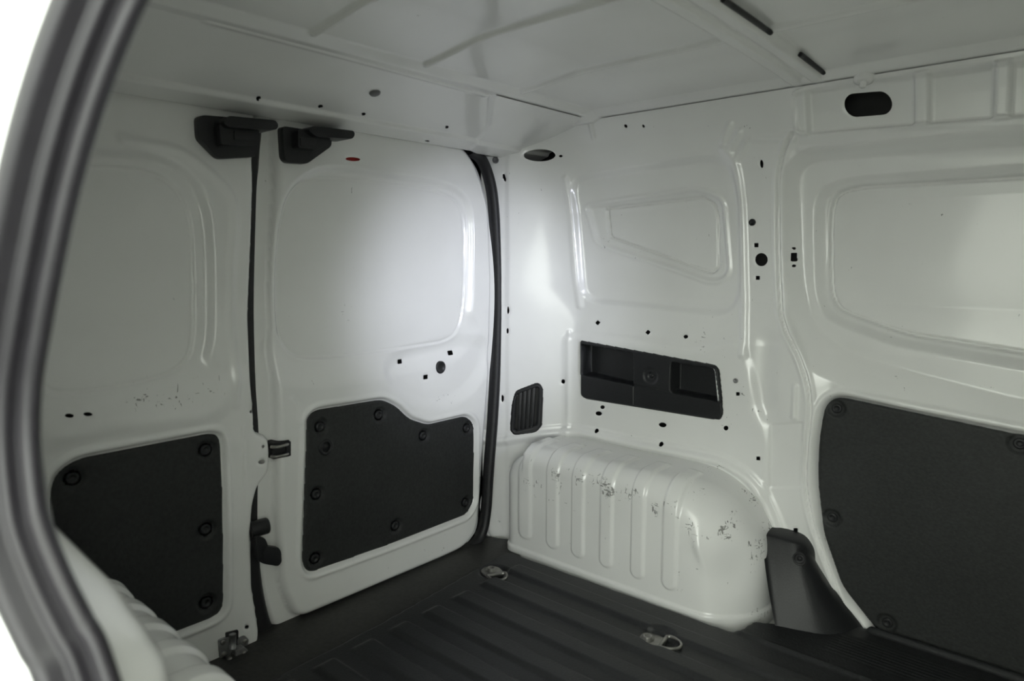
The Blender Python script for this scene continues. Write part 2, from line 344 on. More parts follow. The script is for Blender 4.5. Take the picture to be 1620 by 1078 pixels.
stad = [(1378.5+sx*19.5+17.5*math.cos(t), 168-sx*1.6+17.5*math.sin(t)) for sx, t0 in ((1, -math.pi/2), (-1, math.pi/2)) for t in np.linspace(t0, t0+math.pi, 14)]
holesW.append(W.poly(stad, -.01))
# holes on the slanted corner post, found on its own plane
def cha_to_wall(p): du = CHA.du; return [(a*du[0], b) for a, b in p]
for x, y, rx, ry, a in ((855, 246, 27, 9.5, 0), (892, 248, 3.5, 2, 0), (796, 281, 2, 6.5, -15), (803, 491, 2, 6, 0), (802, 524, 2, 4.5, 0), (793, 631, 1.8, 6, 0), (891, 604, 3.4, 3.6, 0)):
    holesW.append(cha_to_wall(CHA.ell(x, y, rx, ry, a, n=28)))
VENT = cha_to_wall(fillet(CHA.poly([(815, 618), (852, 604), (860, 614), (858, 676), (848, 687), (813, 691), (806, 682), (809, 640)]), .018))
TRAYPX = [(917, 538), (1131, 577), (1138, 584), (1145, 656), (1139, 667), (923, 632), (917, 626)]
TRAY = fillet(W.poly(TRAYPX), .008)
def shrink(poly, f): c = np.mean(poly, 0); return [tuple(c+(np.array(p)-c)*f) for p in poly]
holesW += [shrink(VENT, .86), shrink(TRAY, .95)]
def scuff_wall(U, V):
    a = np.zeros(U.shape)+.25
    for (x, y), r, s_ in (((1110, 545), .14, .9), ((1215, 600), .09, 1.0), ((960, 390), .12, .7), ((1150, 770), .09, .9), ((1180, 225), .07, .7), ((1210, 640), .05, 1.2)):
        c = W.px(x, y); a = np.maximum(a, s_*np.exp(-((U-c[0])**2+(V-c[1])**2)/r**2*1.5))
    for (x, y), r in (((1420, 600), .10), ((1560, 640), .10)):
        c = W.px(x, y); a = np.maximum(a, .8*np.exp(-((U-c[0])/r)**2-((V-c[1])/.05)**2))
    return a
wall_left = tag(sheet('wall_left', W, u, v, wall_h, PAINT, holesW, attrs={'scuff': scuff_wall}, hole_lip=.0015), kind='structure')
outer = mesh_np('outer_panel', [(-.1, .34, -.1), (2.1, .34, -.1), (2.1, .30, 1.24), (-.1, .30, 1.24), (-.1, .045, -.1), (-.1, .045, 1.24)], [(0, 1, 2, 3), (0, 3, 5, 4)], PRIMER, wall_left, smooth=False)

# ------------------------------------------------------------------ rear header above the doors
HU = np.arange(-1.10, .21, .004); HV = np.arange(-.02, .2605, .003)
LAP = HEAD.poly([(741, 236), (768, 213), (775, 203), (778, 160), (786, 150), (940, 182), (1000, 260), (800, 262)])
def head_h(U, V):
    h = np.zeros(U.shape)
    fl = np.interp(V, [-.02, .0, .004], [-.03, -.004, 0]); h += fl
    h -= .007*S((V-.050)/.010)                     # flange along the lower edge stands proud
    h -= .004*np.sin(np.clip((V-.06)/.20, 0, 1)*math.pi)
    s = sdf(fillet(LAP, .012), U, V, .1); h += .005*S(-s/.006+.5)
    d = line_d(HEAD.poly([(330, 40), (560, 100), (770, 156)]), U, V); h += .003*bump(d, .012)
    return h
holesH = [HEAD.ell(x, y, rx, ry, a) for x, y, rx, ry, a in ((410, 160.5, 4, 2.4, -8), (508, 174, 4, 2.4, -8), (576, 186, 3.6, 2.2, -8), (708, 206.5, 3, 2, -8), (676, 223, 4, 1.2, 5))]
wall_rear = tag(sheet('wall_rear', HEAD, HU, HV, head_h, PAINT, holesH), kind='structure')
mesh_np('outer_panel', [(-.1, -1.30, -.1), (-.1, .36, -.1), (-.1, .36, 1.26), (-.1, -1.30, 1.26)], [(0, 1, 2, 3)], PRIMER, wall_rear, smooth=False)

# ------------------------------------------------------------------ roof
RU = np.arange(.20, 2.0, .004); RV = np.arange(-1.20, .205, .004)
def roof_h(U, V):
    crown = .022*(1-((V+.5)/.70)**2); e = np.minimum(np.minimum(.13-V, V+1.13), U-.25)
    z = 1.164+crown*S(e/.22)
    z -= .0125*R((V-.090)/.028); z -= .0105*R((.285-U)/.025); z -= .012*R((-1.09-V)/.03)
    x0, x1 = .30, .765
    for yb in (-.698, -.455, -.174, -.94):
        for a, b in ((.285, .765), (.83, 1.40)):
            d = np.hypot(V-yb, np.maximum(np.maximum(a-U, U-b), 0)); z -= .009*bump(d, .0105)
    for a, b in (((1055, 3), (1095, 28)), ((1170, 80), (1195, 100))):
        d = line_d(ROOF.poly([a, b]), U, V); z += .003*bump(d, .008)
    return 1.165-z
ceiling = tag(sheet('ceiling', ROOF, RU, RV, roof_h, PAINT, attrs={'scuff': lambda U, V: np.zeros(U.shape)+.2}), kind='structure')
mesh_np('outer_panel', [(-.12, -1.32, 1.24), (2.1, -1.32, 1.24), (2.1, .36, 1.24), (-.12, .36, 1.24)], [(0, 1, 2, 3)], OUTER, ceiling, smooth=False)
# cross member
def bow_h(U, V):
    crown = .022*(1-((V+.5)/.70)**2)
    return -crown+.017*R((.040-np.abs(U-.79))/.010)-.007*R((.010-np.abs(U-.79))/.006)
bow = tag(sheet('trim_1', Plane((0, 0, 1.164), (1, 0, 0), (0, 1, 0), (0, 0, -1)), np.arange(.748, .836, .003), np.arange(-1.14, .14, .01), bow_h, PAINT), kind='structure')
for y0, y1 in ((-.36, -.175), (-.035, .10), (-.62, -.48), (-.95, -.80)):
    ys = np.linspace(y0, y1, 8); zc = 1.160+.022*(1-((ys+.5)/.70)**2)
    sweep('gap_shade_strip', [(.829, a, b-.004) for a, b in zip(ys, zc)], circle_prof(.0045, 8), RUBBER, (0, 0, 1), bow)  # black strip standing in for the shaded gap along the cross member

# ------------------------------------------------------------------ rear doors
D = DOOR
def edge_round(s, r, depth):
    t = np.clip(1+s/r, 0, 1); return -depth*(1-np.sqrt(np.maximum(1-t*t, 0)))
O1 = fillet(D.poly([(415, 160), (409, 300), (405, 430), (407, 600), (413, 700), (411, 830), (424, 940), (442, 1006), (700, 894), (745, 874), (768, 845), (776, 720), (786, 600), (790, 450), (786, 330), (776, 270), (755, 236), (700, 205)], 0), .03)
W1 = D.poly([(444, 420), (452, 340), (468, 300), (500, 275), (545, 272), (650, 288), (715, 298), (738, 316), (745, 350), (744, 470), (738, 522), (720, 545), (640, 560), (540, 572), (478, 574), (455, 562), (445, 520)])
W1s = fillet(W1, .05)
W1i = fillet(D.poly([(440, 430), (449, 345), (464, 300), (495, 281), (540, 279), (650, 293), (712, 304), (735, 322), (742, 355), (741, 470), (734, 520), (716, 541), (640, 552), (540, 566), (485, 568), (459, 556), (441, 515)]), .05)
DISH = fillet(D.poly([(612, 585), (640, 560), (735, 538), (770, 540), (772, 575), (752, 612), (715, 638), (680, 642), (645, 630), (622, 610)]), .05)
PAN1 = fillet(D.poly([(487, 662), (500, 650), (606, 633), (628, 643), (650, 664), (678, 673), (738, 659), (751, 670), (752, 690), (751, 795), (740, 815), (625, 860), (490, 908), (480, 893), (484, 775), (487, 700)]), .018)
I1 = fillet(D.poly([(444, 150), (438, 300), (431, 430), (433, 560), (439, 640), (440, 700), (440, 840), (446, 930), (470, 984), (700, 886), (738, 868), (758, 838), (766, 720), (776, 600), (780, 450), (776, 335), (766, 275), (748, 238), (700, 200)]), .035)
def door1_h(U, V):
    s = sdf(O1, U, V, .1); sn = sdf(I1, U, V, .1); h = edge_round(s, .010, .022)-.026*(1-np.sqrt(np.clip(1-(np.clip(1+sn/.016, 0, 1))**2, 0, 1)))*(sn < .0)-.026*(sn >= .0)
    sw = sdf(W1s, U, V, .1); sd = sdf(DISH, U, V, .1)
    soft = .020+.045*S((.66-V)/.06)
    h -= .016*S(1-(sw+.002)/soft)*S(-s/.03)
    h -= .016*S(-(sd-.022)/.046)
    si = sdf(W1i, U, V); h -= .0035*S(-si/.005+.5); h -= .003*bump(np.abs(si), .005)
    sp = sdf(PAN1, U, V, .1); h -= .009*S(-(sp-.008)/.007); h += .004*bump(np.abs(sp-.012), .009)
    d = line_d(D.poly([(462, 632), (474, 650), (476, 668)]), U, V); h += .003*bump(d, .010)
    h -= .010*S((V-.93)/.10)
    return h
holes1 = [fillet(D.poly([(x-3.4, y-3), (x+3.4, y-4), (x+3.2, y+3), (x-3.6, y+4)], -.016), .001, 2) for x, y in ((637, 573), (716, 559), (674, 597))]
holes1.append(D.ell(558, 252, 12, 3, 3, h=-.012))
holes1.append(fillet(D.poly([(431, 701), (459, 696), (459, 722), (431, 729)]), .004))
def scuff1(U, V):
    a = np.zeros(U.shape)+.18
    for (x, y), r, s_ in (((700, 640), .10, .9), ((560, 490), .06, .4), ((470, 640), .06, .9), ((700, 860), .10, .8), ((625, 870), .06, .6)):
        c = D.px(x, y); a = np.maximum(a, s_*np.exp(-((U-c[0])**2+(V-c[1])**2)/r**2*1.5))
    return a
door_1 = tag(sheet('door_1', D, np.arange(-.72, .08, .003), np.arange(-.03, 1.13, .003), door1_h, PAINT, holes1, keep=O1, attrs={'scuff': scuff1}, hole_lip=.002), kind='structure')

O2 = fillet(D.poly([(412, 165), (406, 260), (402, 380), (397, 500), (401, 600), (406, 660), (406, 684), (428, 692), (431, 715), (429, 748), (411, 772), (404, 800), (401, 840), (403, 930), (414, 1000), (411, 1026), (398, 1042), (250, 1100), ('w', -1.10, .0), ('w', -1.13, .5), ('w', -1.06, 1.04), ('w', -.95, 1.10)]), .012)
W2 = fillet(D.poly([(330, 400), (324, 330), (300, 280), (255, 252), (120, 245), ('w', -1.075, .90), ('w', -1.085, .62), (70, 632), (120, 634), (240, 612), (290, 600), (320, 575), (331, 535)]), .05)
W2i = fillet(D.poly([(311, 420), (307, 345), (285, 295), (240, 266), (110, 260), ('w', -1.05, .88), ('w', -1.06, .65), (70, 618), (110, 626), (200, 613), (265, 598), (300, 575), (311, 540)]), .05)
PAN2 = fillet(D.poly([(338, 686), (350, 694), (353, 760), (355, 860), (355, 962), (345, 976), (240, 1017), (120, 1070), ('w', -1.055, .10), (92, 900), (82, 830), (81, 778), (92, 748), (125, 727)]), .02)
def door2_h(U, V):
    s = sdf(O2, U, V, .1); h = edge_round(s, .012, .03)
    sw = sdf(W2, U, V, .1); soft = .022+.05*S((.62-V)/.06); h -= .013*S(1-(sw+.004)/soft)*S(-s/.03)
    d = line_d(smooth_open(D.poly([(200, 222), (285, 238), (345, 285), (371, 330), (366, 430), (366, 520), (373, 590), (374, 640)])), U, V); h += .006*S((sw-.03)/.02)*.0+.004*bump(d, .014)
    si = sdf(W2i, U, V); h -= .0035*S(-si/.005+.5); h -= .003*bump(np.abs(si), .005)
    d = line_d(smooth_open(D.poly([(80, 690), (170, 668), (260, 665), (335, 648), (372, 600)])), U, V, .1); h += .006*bump(d, .035)
    sp = sdf(PAN2, U, V, .1); h -= .009*S(-(sp-.008)/.007); h += .004*bump(np.abs(sp-.012), .009)
    d = line_d(D.poly([(384, 675), (388, 800)]), U, V); h += .0015*bump(d, .006)
    h -= .010*S((V-.93)/.10)
    return h
holes2 = [D.ell(112, 659, 7, 3, 0), D.ell(141, 656.5, 7, 3, 0), D.ell(417, 707, 2.4, 3, 0), D.ell(414.5, 731.5, 5.5, 3.6, -8), D.ell(391, 993, 3.6, 2.6, -25), D.ell(398, 652, 2.6, 2.6)]
door_2 = tag(sheet('door_2', D, np.arange(-1.14, -.60, .003), np.arange(-.03, 1.13, .003), door2_h, PAINT, holes2, keep=O2, hole_lip=.002,
             attrs={'scuff': lambda U, V: .15+.7*np.exp(-((U+.85)/.2)**2-((V-.55)/.05)**2)}), kind='structure')

# ------------------------------------------------------------------ floor below the mat, near side wall, front partition, ground outside
floor = tag(box('floor', (.95, -.5, -.04), (2.1, 1.7, .04), PAINT, bev=0), kind='structure')
YM = -.50
def mir(y): return 2*YM-y
# ------------------------------------------------------------------ near side: open side doorway, its pillar and outer skin
SEALPX = [(194, -110), (146, 0), (107, 100), (75, 200), (48, 306), (23, 430), (7, 520), (-6, 606), (-9, 700), (0, 800), (14, 860), (46, 940), (80, 1010), (112, 1078)]
SP = Plane((0, -1.25, .6), (1, 0, 0), (0, .08, 1), (0, 1, -.08)); SX = Plane((.86, 0, 0), (0, 1, 0), (0, 0, 1), (1, 0, 0))
SEAL3 = []
for x_, y_ in SEALPX:
    a_, b_ = SP.px(x_, y_), SX.px(x_, y_); SEAL3.append(tuple(.35*SP.P(a_[0], a_[1], 0)+.65*SX.P(b_[0], b_[1], 0)))
_z = np.array([p[2] for p in SEAL3])[::-1]; _y = np.array([p[1] for p in SEAL3])[::-1]
def seal_y(z): return np.interp(z, np.concatenate([[-.1, .3], _z, [1.06]]), np.concatenate([[-1.235, -1.24], _y, [-1.20]]))
SEAL_TOP = [(1.40, -1.20, 1.045), (1.22, -1.20, 1.045), (1.02, -1.201, 1.04), (.93, -1.206, 1.02)]
SEAL_LOW = [(.895, -1.243, .46), (.90, -1.24, .30), (.93, -1.238, .16), (1.0, -1.236, .05), (1.10, -1.235, .02), (1.41, -1.235, .02)]
SEAL_PATH = smooth_open(SEAL_TOP+SEAL3+SEAL_LOW, 6)
APTs = np.array([(p[0]+.004, p[2]) for p in SEAL_PATH]+[(1.43, .03), (1.45, .5), (1.42, 1.04)])
NEAR = Plane((0, 0, 0), (1, 0, 0), (0, 0, 1), (0, 1, 0))
def near_h(U, V):
    y = np.interp(V, [-.1, .34, .44, .50, .55, .60, .9, 1.05, 1.17], [-1.18, -1.175, -1.164, -1.168, -1.187, -1.217, -1.217, -1.185, -1.14])
    s = sdf(APTs, U, V, .3); k = 1-S((s-.006)/.11)
    return y*(1-k)+(seal_y(V)+.004)*k
wall_right = tag(sheet('wall_right', NEAR, np.arange(-.05, 2.0, .008), np.arange(-.06, 1.215, .006), near_h, PAINT, [APTs-np.array([.010, 0])]), kind='structure')
def ext_h(U, V):
    s = sdf(APTs, U, V, .2); return -(seal_y(V)-.016-.024*S((s-.004)/.05))
sheet('outer_panel', Plane((0, 0, 0), (1, 0, 0), (0, 0, 1), (0, -1, 0)), np.arange(-.12, 2.1, .008), np.arange(-.15, 1.25, .006), ext_h, OUTER, [APTs-np.array([.045, 0])], parent=wall_right)
V_ = []
for i_ in range(len(SEAL_PATH)):                       # folded body edge that carries the seal
    p_ = SEAL_PATH[i_]; q_ = SEAL_PATH[min(i_+1, len(SEAL_PATH)-1)]-SEAL_PATH[max(i_-1, 0)]; l_ = math.hypot(q_[0], q_[2]); n_ = np.array([q_[2]/l_, 0, -q_[0]/l_])
    for e_, y_ in ((.000, -.006), (.004, -.012), (.012, -.020), (.025, -.029), (.045, -.036), (.075, -.0405)): V_.append(p_+n_*e_+np.array([0, y_, 0]))
mesh_np('door_flange', V_, grid_faces(len(SEAL_PATH), 6), OUTER, wall_right)
wall_front = tag(box('wall_front', (2.02, -.5, .55), (.04, 1.72, 1.36), PAINT, bev=0), kind='structure')
tag(mesh_np('ground', [(-8, -14, -.6), (12, -14, -.6), (12, 6, -.6), (-8, 6, -.6)], [(0, 1, 2, 3)], CONCRETE), kind='structure')

# ------------------------------------------------------------------ wheel arches
RIBX = [(.133, .175), (.229, .266), (.310, .347), (.396, .431), (.484, .518), (.567, .602)]
def arch_sdf(X, Y, Z):
    # side view outline: long box whose forward upper corner is a big quarter circle, the rear upper corner a small one
    R1 = .20; x1, z1 = .762, .300; R2 = .07; x0 = .075
    qx, qz = X-(x1-R1), Z-(z1-R1); px, pz = (x0+R2)-X, Z-(z1-.03-R2)
    a = np.where((qx > 0) & (qz > 0), np.hypot(qx, qz)-R1, np.maximum(X-x1, Z-z1))
    c = np.where((px > 0) & (pz > 0), np.hypot(px, pz)-R2, np.maximum(x0-X, Z-z1-.0))
    a = np.maximum(a, c)
    b = -(Y+.012-.03*np.clip((X-.62)/.15, 0, 1)**2)
    r = .040+.015*S((X-.10)/.08)+.055*S((X-.50)/.2); a_, b_ = a+r, b+r
    d = np.minimum(np.maximum(a_, b_), 0)+np.hypot(np.maximum(a_, 0), np.maximum(b_, 0))-r
    for xa_, xb_ in RIBX:
        xc, hw = (xa_+xb_)/2, (xb_-xa_)/2; zt = .050+hw
        e = np.hypot(X-xc, np.minimum(Z-zt, 0))-hw
        d = d-.0055*R(.5-e/.006)*S((.115-Y)/.02)
    d = d-.005*R((.020-Z)/.005)
    # pressed dents in the forward end
    d = d+.016*np.exp(-(((X-.715)/.045)**2+((Y-.03)/.05)**2+((Z-.115)/.055)**2))
    d = d-.008*np.exp(-(((X-.655-(.165-Z)*.25)/.012)**2+((Z-.165)/.035)**2))*S((.04-Y)/.04)
    return d
def arch_mesh(name, sign, scuffed):
    org, dirs = [], []; NT = 220; xs = np.arange(.19, .56, .003); xa = .56
    ts = np.linspace(-.02, math.pi/2, NT)
    for ps in np.linspace(-math.pi/2, 0, 110)[:-1]: org += [(.19, .30, -.035)]*NT; dirs += [(math.sin(ps)*math.cos(t), -math.cos(ps)*math.cos(t), math.sin(t)) for t in ts]
    for x in xs: org += [(x, .30, -.035)]*NT; dirs += [(0, -math.cos(t), math.sin(t)) for t in ts]
    for ps in np.linspace(0, math.pi/2, 150): org += [(xa, .30, -.035)]*NT; dirs += [(math.sin(ps)*math.cos(t), -math.cos(ps)*math.cos(t), math.sin(t)) for t in ts]
    O = np.array(org); Dr = np.array(dirs); t = np.full(len(O), .62)
    for _ in range(80):
        P = O+Dr*t[:, None]; t = t-.55*arch_sdf(P[:, 0], P[:, 1], P[:, 2])
    P = O+Dr*t[:, None]; Pn = P.copy()
    if sign < 0: P[:, 1] = mir(P[:, 1])
    nu = len(P)//NT; idx = np.arange(nu*NT).reshape(nu, NT)
    F = np.stack([idx[:-1, :-1], idx[1:, :-1], idx[1:, 1:], idx[:-1, 1:]], -1).reshape(-1, 4)
    F = F[(Pn[F][:, :, 1].min(1) < .192) & (Pn[F][:, :, 2].max(1) > -.018)]
    used = np.zeros(len(P), bool); used[F.ravel()] = True; re_ = np.cumsum(used)-1; F = re_[F]; P = P[used]; Pn = Pn[used]
    o = mesh_np(name, P, F[:, ::-1] if sign > 0 else F, PAINT)
    a = o.data.attributes.new('scuff', 'FLOAT', 'POINT')
    val = .35+.85*np.exp(-((Pn[:, 2]-.235)/.04)**2)*S((Pn[:, 0]-.1)/.05)+.45*S((Pn[:, 0]-.58)/.1)
    a.data.foreach_set('value', np.clip(val, 0, 1.15).astype(np.float32)); return o
tag(arch_mesh('wheel_arch', 1, True), 'white steel wheel arch with pressed vertical ribs and dark scuffs, beside the ribbed mat', 'wheel arch')
tag(arch_mesh('wheel_arch', -1, True), 'white wheel arch just inside the open side doorway, partly hidden by its rubber seal', 'wheel arch')

# ------------------------------------------------------------------ floor mat and sill strip
MATP = [(.163, -.98), (.150, -.50), (.112, -.055), (.125, -.036), (.70, -.022), (.745, -.018), (.755, .05), (.92, .15), (.93, .185), (1.6, .185), (1.6, -1.15), (.80, -1.15), (.78, -1.0), (.163, -1.0)]
def mat_h(U, V):
    s = sdf(fillet(MATP, .01), U, V, .05); z = np.full(U.shape, .010)
    ph = (V+.142) % .0925; ph = np.minimum(ph, .0925-ph)  # distance to the nearest rib edge line
    k = np.floor((V+.142)/.0925)
    loc = (V+.142)-k*.0925
    rib = S((loc-.004)/.012)*S((.062-loc)/.012)
    on = S((U-.185)/.02)*S((-.045-V)/.01)*S((V+1.02)/.02)
    z += .009*rib*on
    # smooth strip along the wall with fine grooves, raised lip at its edge
    z += .008*S((V+.012)/.012)*S((U-.76)/.03)*.0
    z += .006*bump(np.abs(V+.016), .012)*S((U-.74)/.02)
    fine = .0012*np.sin((V-.03)*2*math.pi/.011)*S((V-.035)/.01)*S((.135-V)/.01)*S((U-.90)/.03); z += fine
    z += .010*S((V-.165)/.010)*S((U-.95)/.01)
    for x, y in ((.171, -.150), (.638, -.150)): z -= .008*S(1-(np.hypot(U-x, V-y)-.030)/.012)
    z -= .012*S(1+s/.005)*1.0
    return z
mat = tag(sheet('floor_mat', FLOOR, np.arange(.10, 1.61, .004), np.arange(-1.16, .19, .003), mat_h, MAT, keep=fillet(MATP, .008)),
          'black ribbed rubber mat covering the load floor', 'floor mat')
sill = tag(prism('sill_strip', FLOOR, fillet([(-.06, -1.05), (-.06, .0), (.0, .02), (.06, .045), (.12, .0), (.20, -.06), (.20, -1.05)], .01, 3), -.02, .0, SILL, bev=.003),
           'worn flat black sill strip along the foot of the back doors', 'sill strip')

# ------------------------------------------------------------------ lining boards
def clip_at(plane, uv, h, parent, r=.011):
    p = plane.P(uv[0], uv[1], h); return lathe('clip', p, plane.n, [(r, -.004), (r*1.0, .001), (r*.85, .003), (r*.5, .0035), (r*.46, .0015), (r*.2, .0012), (0, .0012)], PLASTIC, parent, 20)
def board(name, plane, outline, h, clips, label, step=.003, holes=(), cr=.0125):
    outline = np.asarray(outline); lo, hi = outline.min(0), outline.max(0); cs = [plane.px(x, y, h) if isinstance(x, (int, float)) else y for x, y in clips]
    def hf(U, V):
        s = sdf(outline, U, V, .03); z = np.full(U.shape, h); z -= .004*S(1+s/.004)
        for c in cs: z -= .006*S(1-(np.hypot(U-c[0], V-c[1])-cr*1.2)/.006)
        return z
    o = sheet(name, plane, np.arange(lo[0]-step, hi[0]+2*step, step), np.arange(lo[1]-step, hi[1]+2*step, step), hf, BOARD, holes, keep=outline)
    for c in cs: clip_at(plane, c, h-.0052, o, cr*.85)
    return tag(o, label, 'lining board')
hole_ring = D.ell(518, 708, 8.5, 9, 0, n=24)
b1 = board('door_lining', D, PAN1, -.003, [(508, 676), (601, 657), (671, 690), (740, 678), (502, 783), (738, 796), (627, 833), (500, 885)],
           'black hardboard lining with a stepped top edge on the wide back door', holes=[hole_ring])
c = D.px(516, 708, -.003); pc = D.P(c[0], c[1], -.003)
lathe('access_ring', pc, D.n, [(.010, -.018), (.011, .0), (.013, .002), (.017, .002), (.019, .0), (.019, -.003)], PLASTIC, b1, 24)
board('door_lining', D, PAN2, -.003, [(116, 758), (327, 713), (327, 839), (328, 955), ('w', (-1.03, .13))], 'black hardboard lining with a rounded upper corner on the narrow back door')
# side lining sits in its rebate
Wb = Plane((0, .192, 0), (1, 0, 0), (0, 0, 1), (0, -1, 0))
PANELWb = fillet(Wb.poly(PANELW_PX), .02)
board('side_lining', Wb, PANELWb, 0.0, [(1323, 647), (1613, 703), (1316, 820), (1403, 987), ('w', (1.6, .43)), ('w', (1.65, .2)), ('w', (1.4, .05))], 'large black hardboard lining low on the side wall under the long window pressing')

# ------------------------------------------------------------------ vent grille on the corner post
vent = tag(empty('vent_grille', tuple(CHA.P(.06, .30, 0))), 'small black slotted vent grille on the corner post above the wheel arch', 'vent grille')
VC = fillet(CHA.poly([(815, 618), (852, 604), (860, 614), (858, 676), (848, 687), (813, 691), (806, 682), (809, 640)]), .012)
SLOT = fillet(CHA.poly([(817, 625), (852, 613), (848, 673), (814, 681)]), .006)
lo, hi = VC.min(0), VC.max(0)
def vf(U, V): s = sdf(VC, U, V, .03); return .006-.007*S(1+s/.006)
join_to(sheet('frame', CHA, np.arange(lo[0]-.002, hi[0]+.004, .002), np.arange(lo[1]-.002, hi[1]+.004, .002), vf, PLASTIC, [SLOT], keep=VC, hole_lip=.004), vent)
for k in range(4):
    f = (k+1)/5.0; a = np.array(CHA.px(817+35*f, 621-12*f)); b = np.array(CHA.px(814+34*f, 683-8*f)); w = .0042
    join_to(prism('slat', CHA, [(a[0]-w, a[1]+.004), (b[0]-w, b[1]-.004), (b[0]+w, b[1]-.004), (a[0]+w, a[1]+.004)], -.006, .004, PLASTIC, bev=.001), vent)
join_to(prism('backing', CHA, list(shrink(VC, .9)), -.024, -.020, RUBBER, bev=0), vent)

# ------------------------------------------------------------------ recessed storage tray
tl = np.array(TRAY); lo, hi = tl.min(0), tl.max(0)
TW = Plane((0, .169, 0), (1, 0, 0), (0, 0, 1), (0, -1, 0)); TR = fillet(TW.poly(TRAYPX), .007)
PK1 = fillet(TW.poly([(921, 545), (1002, 559), (1003, 611), (921, 593)]), .004)
PK2 = fillet(TW.poly([(1063, 573), (1131, 584), (1138, 636), (1061, 621)]), .008)
LOWP = TW.poly([(915, 592), (1004, 609), (1142, 637), (1150, 680), (915, 645)])
def tray_h(U, V):
    s = sdf(TR, U, V, .03); z = .004-.010*S(1+s/.005)
    z = z-.045*S(-sdf(PK1, U, V, .03)/.004+.3)-.045*S(-sdf(PK2, U, V, .03)/.004+.3)
    z = z-.003*S(-sdf(LOWP, U, V, .03)/.003+.5)
    d = line_d(TW.poly([(1003, 611), (1003, 645)]), U, V); z = z-.003*bump(d, .003)
    c = TW.px(1030, 595); rr = np.hypot(U-c[0], V-c[1]); z = z-.003*S(1-(rr-.016)/.008)-.003*S(1-(rr-.006)/.004)
    d = line_d(TW.poly([(934, 548), (935, 595)]), U, V); z = z-.004*bump(d, .005)*0
    return z
tray = tag(sheet('storage_tray', TW, np.arange(lo[0]-.004, hi[0]+.006, .002), np.arange(lo[1]-.004, hi[1]+.006, .002), tray_h, PLASTIC, keep=TR),
           'black plastic storage tray with two pockets set into the side wall', 'storage tray')
p = TW.P(*TW.px(1030, 595), -.003); lathe('screw', p, TW.n, [(.006, -.001), (.006, .002), (.003, .003), (0, .003)], PLASTIC, tray, 16)

# ------------------------------------------------------------------ plastic corner cover between wheel arch and side lining
def at_y(x, y, Y): d = ray(x, y); return CAM+d*((Y-CAM[1])/d[1])
top = [at_y(1206, 858, .115), at_y(1212, 850, .13), at_y(1235, 855, .135), at_y(1262, 864, .14), at_y(1283, 878, .165), at_y(1292, 890, .19)]
bot = [np.array(p) for p in ((.802, .062, .004), (.812, .066, .004), (.85, .078, .004), (.895, .098, .004), (.925, .135, .004), (.945, .19, .004))]
T, B = smooth_open(top, 6), smooth_open(bot, 6); V = []
rows = 24
for i in range(rows+1):
    f = i/rows
    for a, b in zip(B, T):
        q = b*f+a*(1-f); q = q+np.array([0, -.006*math.sin(math.pi*f), 0]); V.append(q)
# rounded top running back into the wall
for i in range(1, 7):
    ang = i/6*math.pi/2
    for b in T: V.append(np.array([b[0], b[1]+(.20-b[1])*(1-math.cos(ang)), b[2]+.012*math.sin(ang)]))
cover = tag(mesh_np('corner_cover', V, grid_faces(rows+7, len(T)), PLASTIC), 'black moulded plastic cover at the foot of the pillar beside the wheel arch', 'cover')
cp = at_y(1266, 884, .126); lathe('screw_recess', cp-np.array([0, .004, 0]), (.25, -1, .1), [(.013, -.012), (.0145, .0), (.0125, .0015), (.0105, -.005), (.005, -.006), (.005, -.002), (0, -.002)], RUBBER, cover, 20)

# ------------------------------------------------------------------ tie-down rings
def tie_down(x, y, rot, label):
    r = tag(empty('tie_down_ring', (x, y, .004)), label, 'tie-down ring', 'steel tie-down rings bolted through the mat')
    pl = Plane((x, y, .004), (math.cos(rot), math.sin(rot), 0), (-math.sin(rot), math.cos(rot), 0), (0, 0, 1))
    out = fillet([(-.034, -.012), (-.018, -.026), (.012, -.026), (.026, -.018), (.026, .018), (.012, .026), (-.018, .026), (-.034, .012)], .014)
    join_to(prism('plate', pl, out, -.002, .004, STEEL, bev=.0015), r)
    join_to(lathe('bolt', pl.P(-.010, 0, .004), (0, 0, 1), [(.014, 0), (.014, .002), (.0105, .002), (.0105, .007), (.006, .008), (.006, .0045), (0, .0045)], STEEL, n=18), r)
    join_to(sweep('hinge_bar', [pl.P(.024, t, .007) for t in np.linspace(-.024, .024, 5)], circle_prof(.0045, 10), STEEL, (0, 0, 1)), r)
    ring = [pl.P(.024, -.021, .008)]+[pl.P(.030+.032*math.cos(a), .024*math.sin(a), .010) for a in np.linspace(-math.pi*.5, math.pi*.5, 16)]+[pl.P(.024, .021, .008)]
    join_to(sweep('ring', ring, circle_prof(.0032, 10), STEEL, (0, 0, 1)), r)
    return r
tie_down(.628, -.160, .15, 'steel tie-down ring lying open on the mat near the pillar foot')
tie_down(.165, -.152, -.45, 'steel tie-down ring on the mat by the back corner, folded onto its plate')

# ------------------------------------------------------------------ rubber seals
# around the wide back door (its pillar-side edge)
sp_ = smooth_open([D.P(*D.px(x, y), -.01) for x, y in ((748, 238), (768, 255), (782, 300), (788, 370), (791, 460), (789, 560), (784, 660), (777, 750), (773, 810), (766, 845), (752, 866), (725, 882))], 10)
tag(sweep('door_seal', sp_, [(-.012, -.012), (-.013, .004), (-.008, .013), (0, .016), (.008, .013), (.012, .004), (.011, -.012)], RUBBER, (1, 0, 0)), 'thin black rubber seal down the edge between wide back door and corner post', 'door seal')
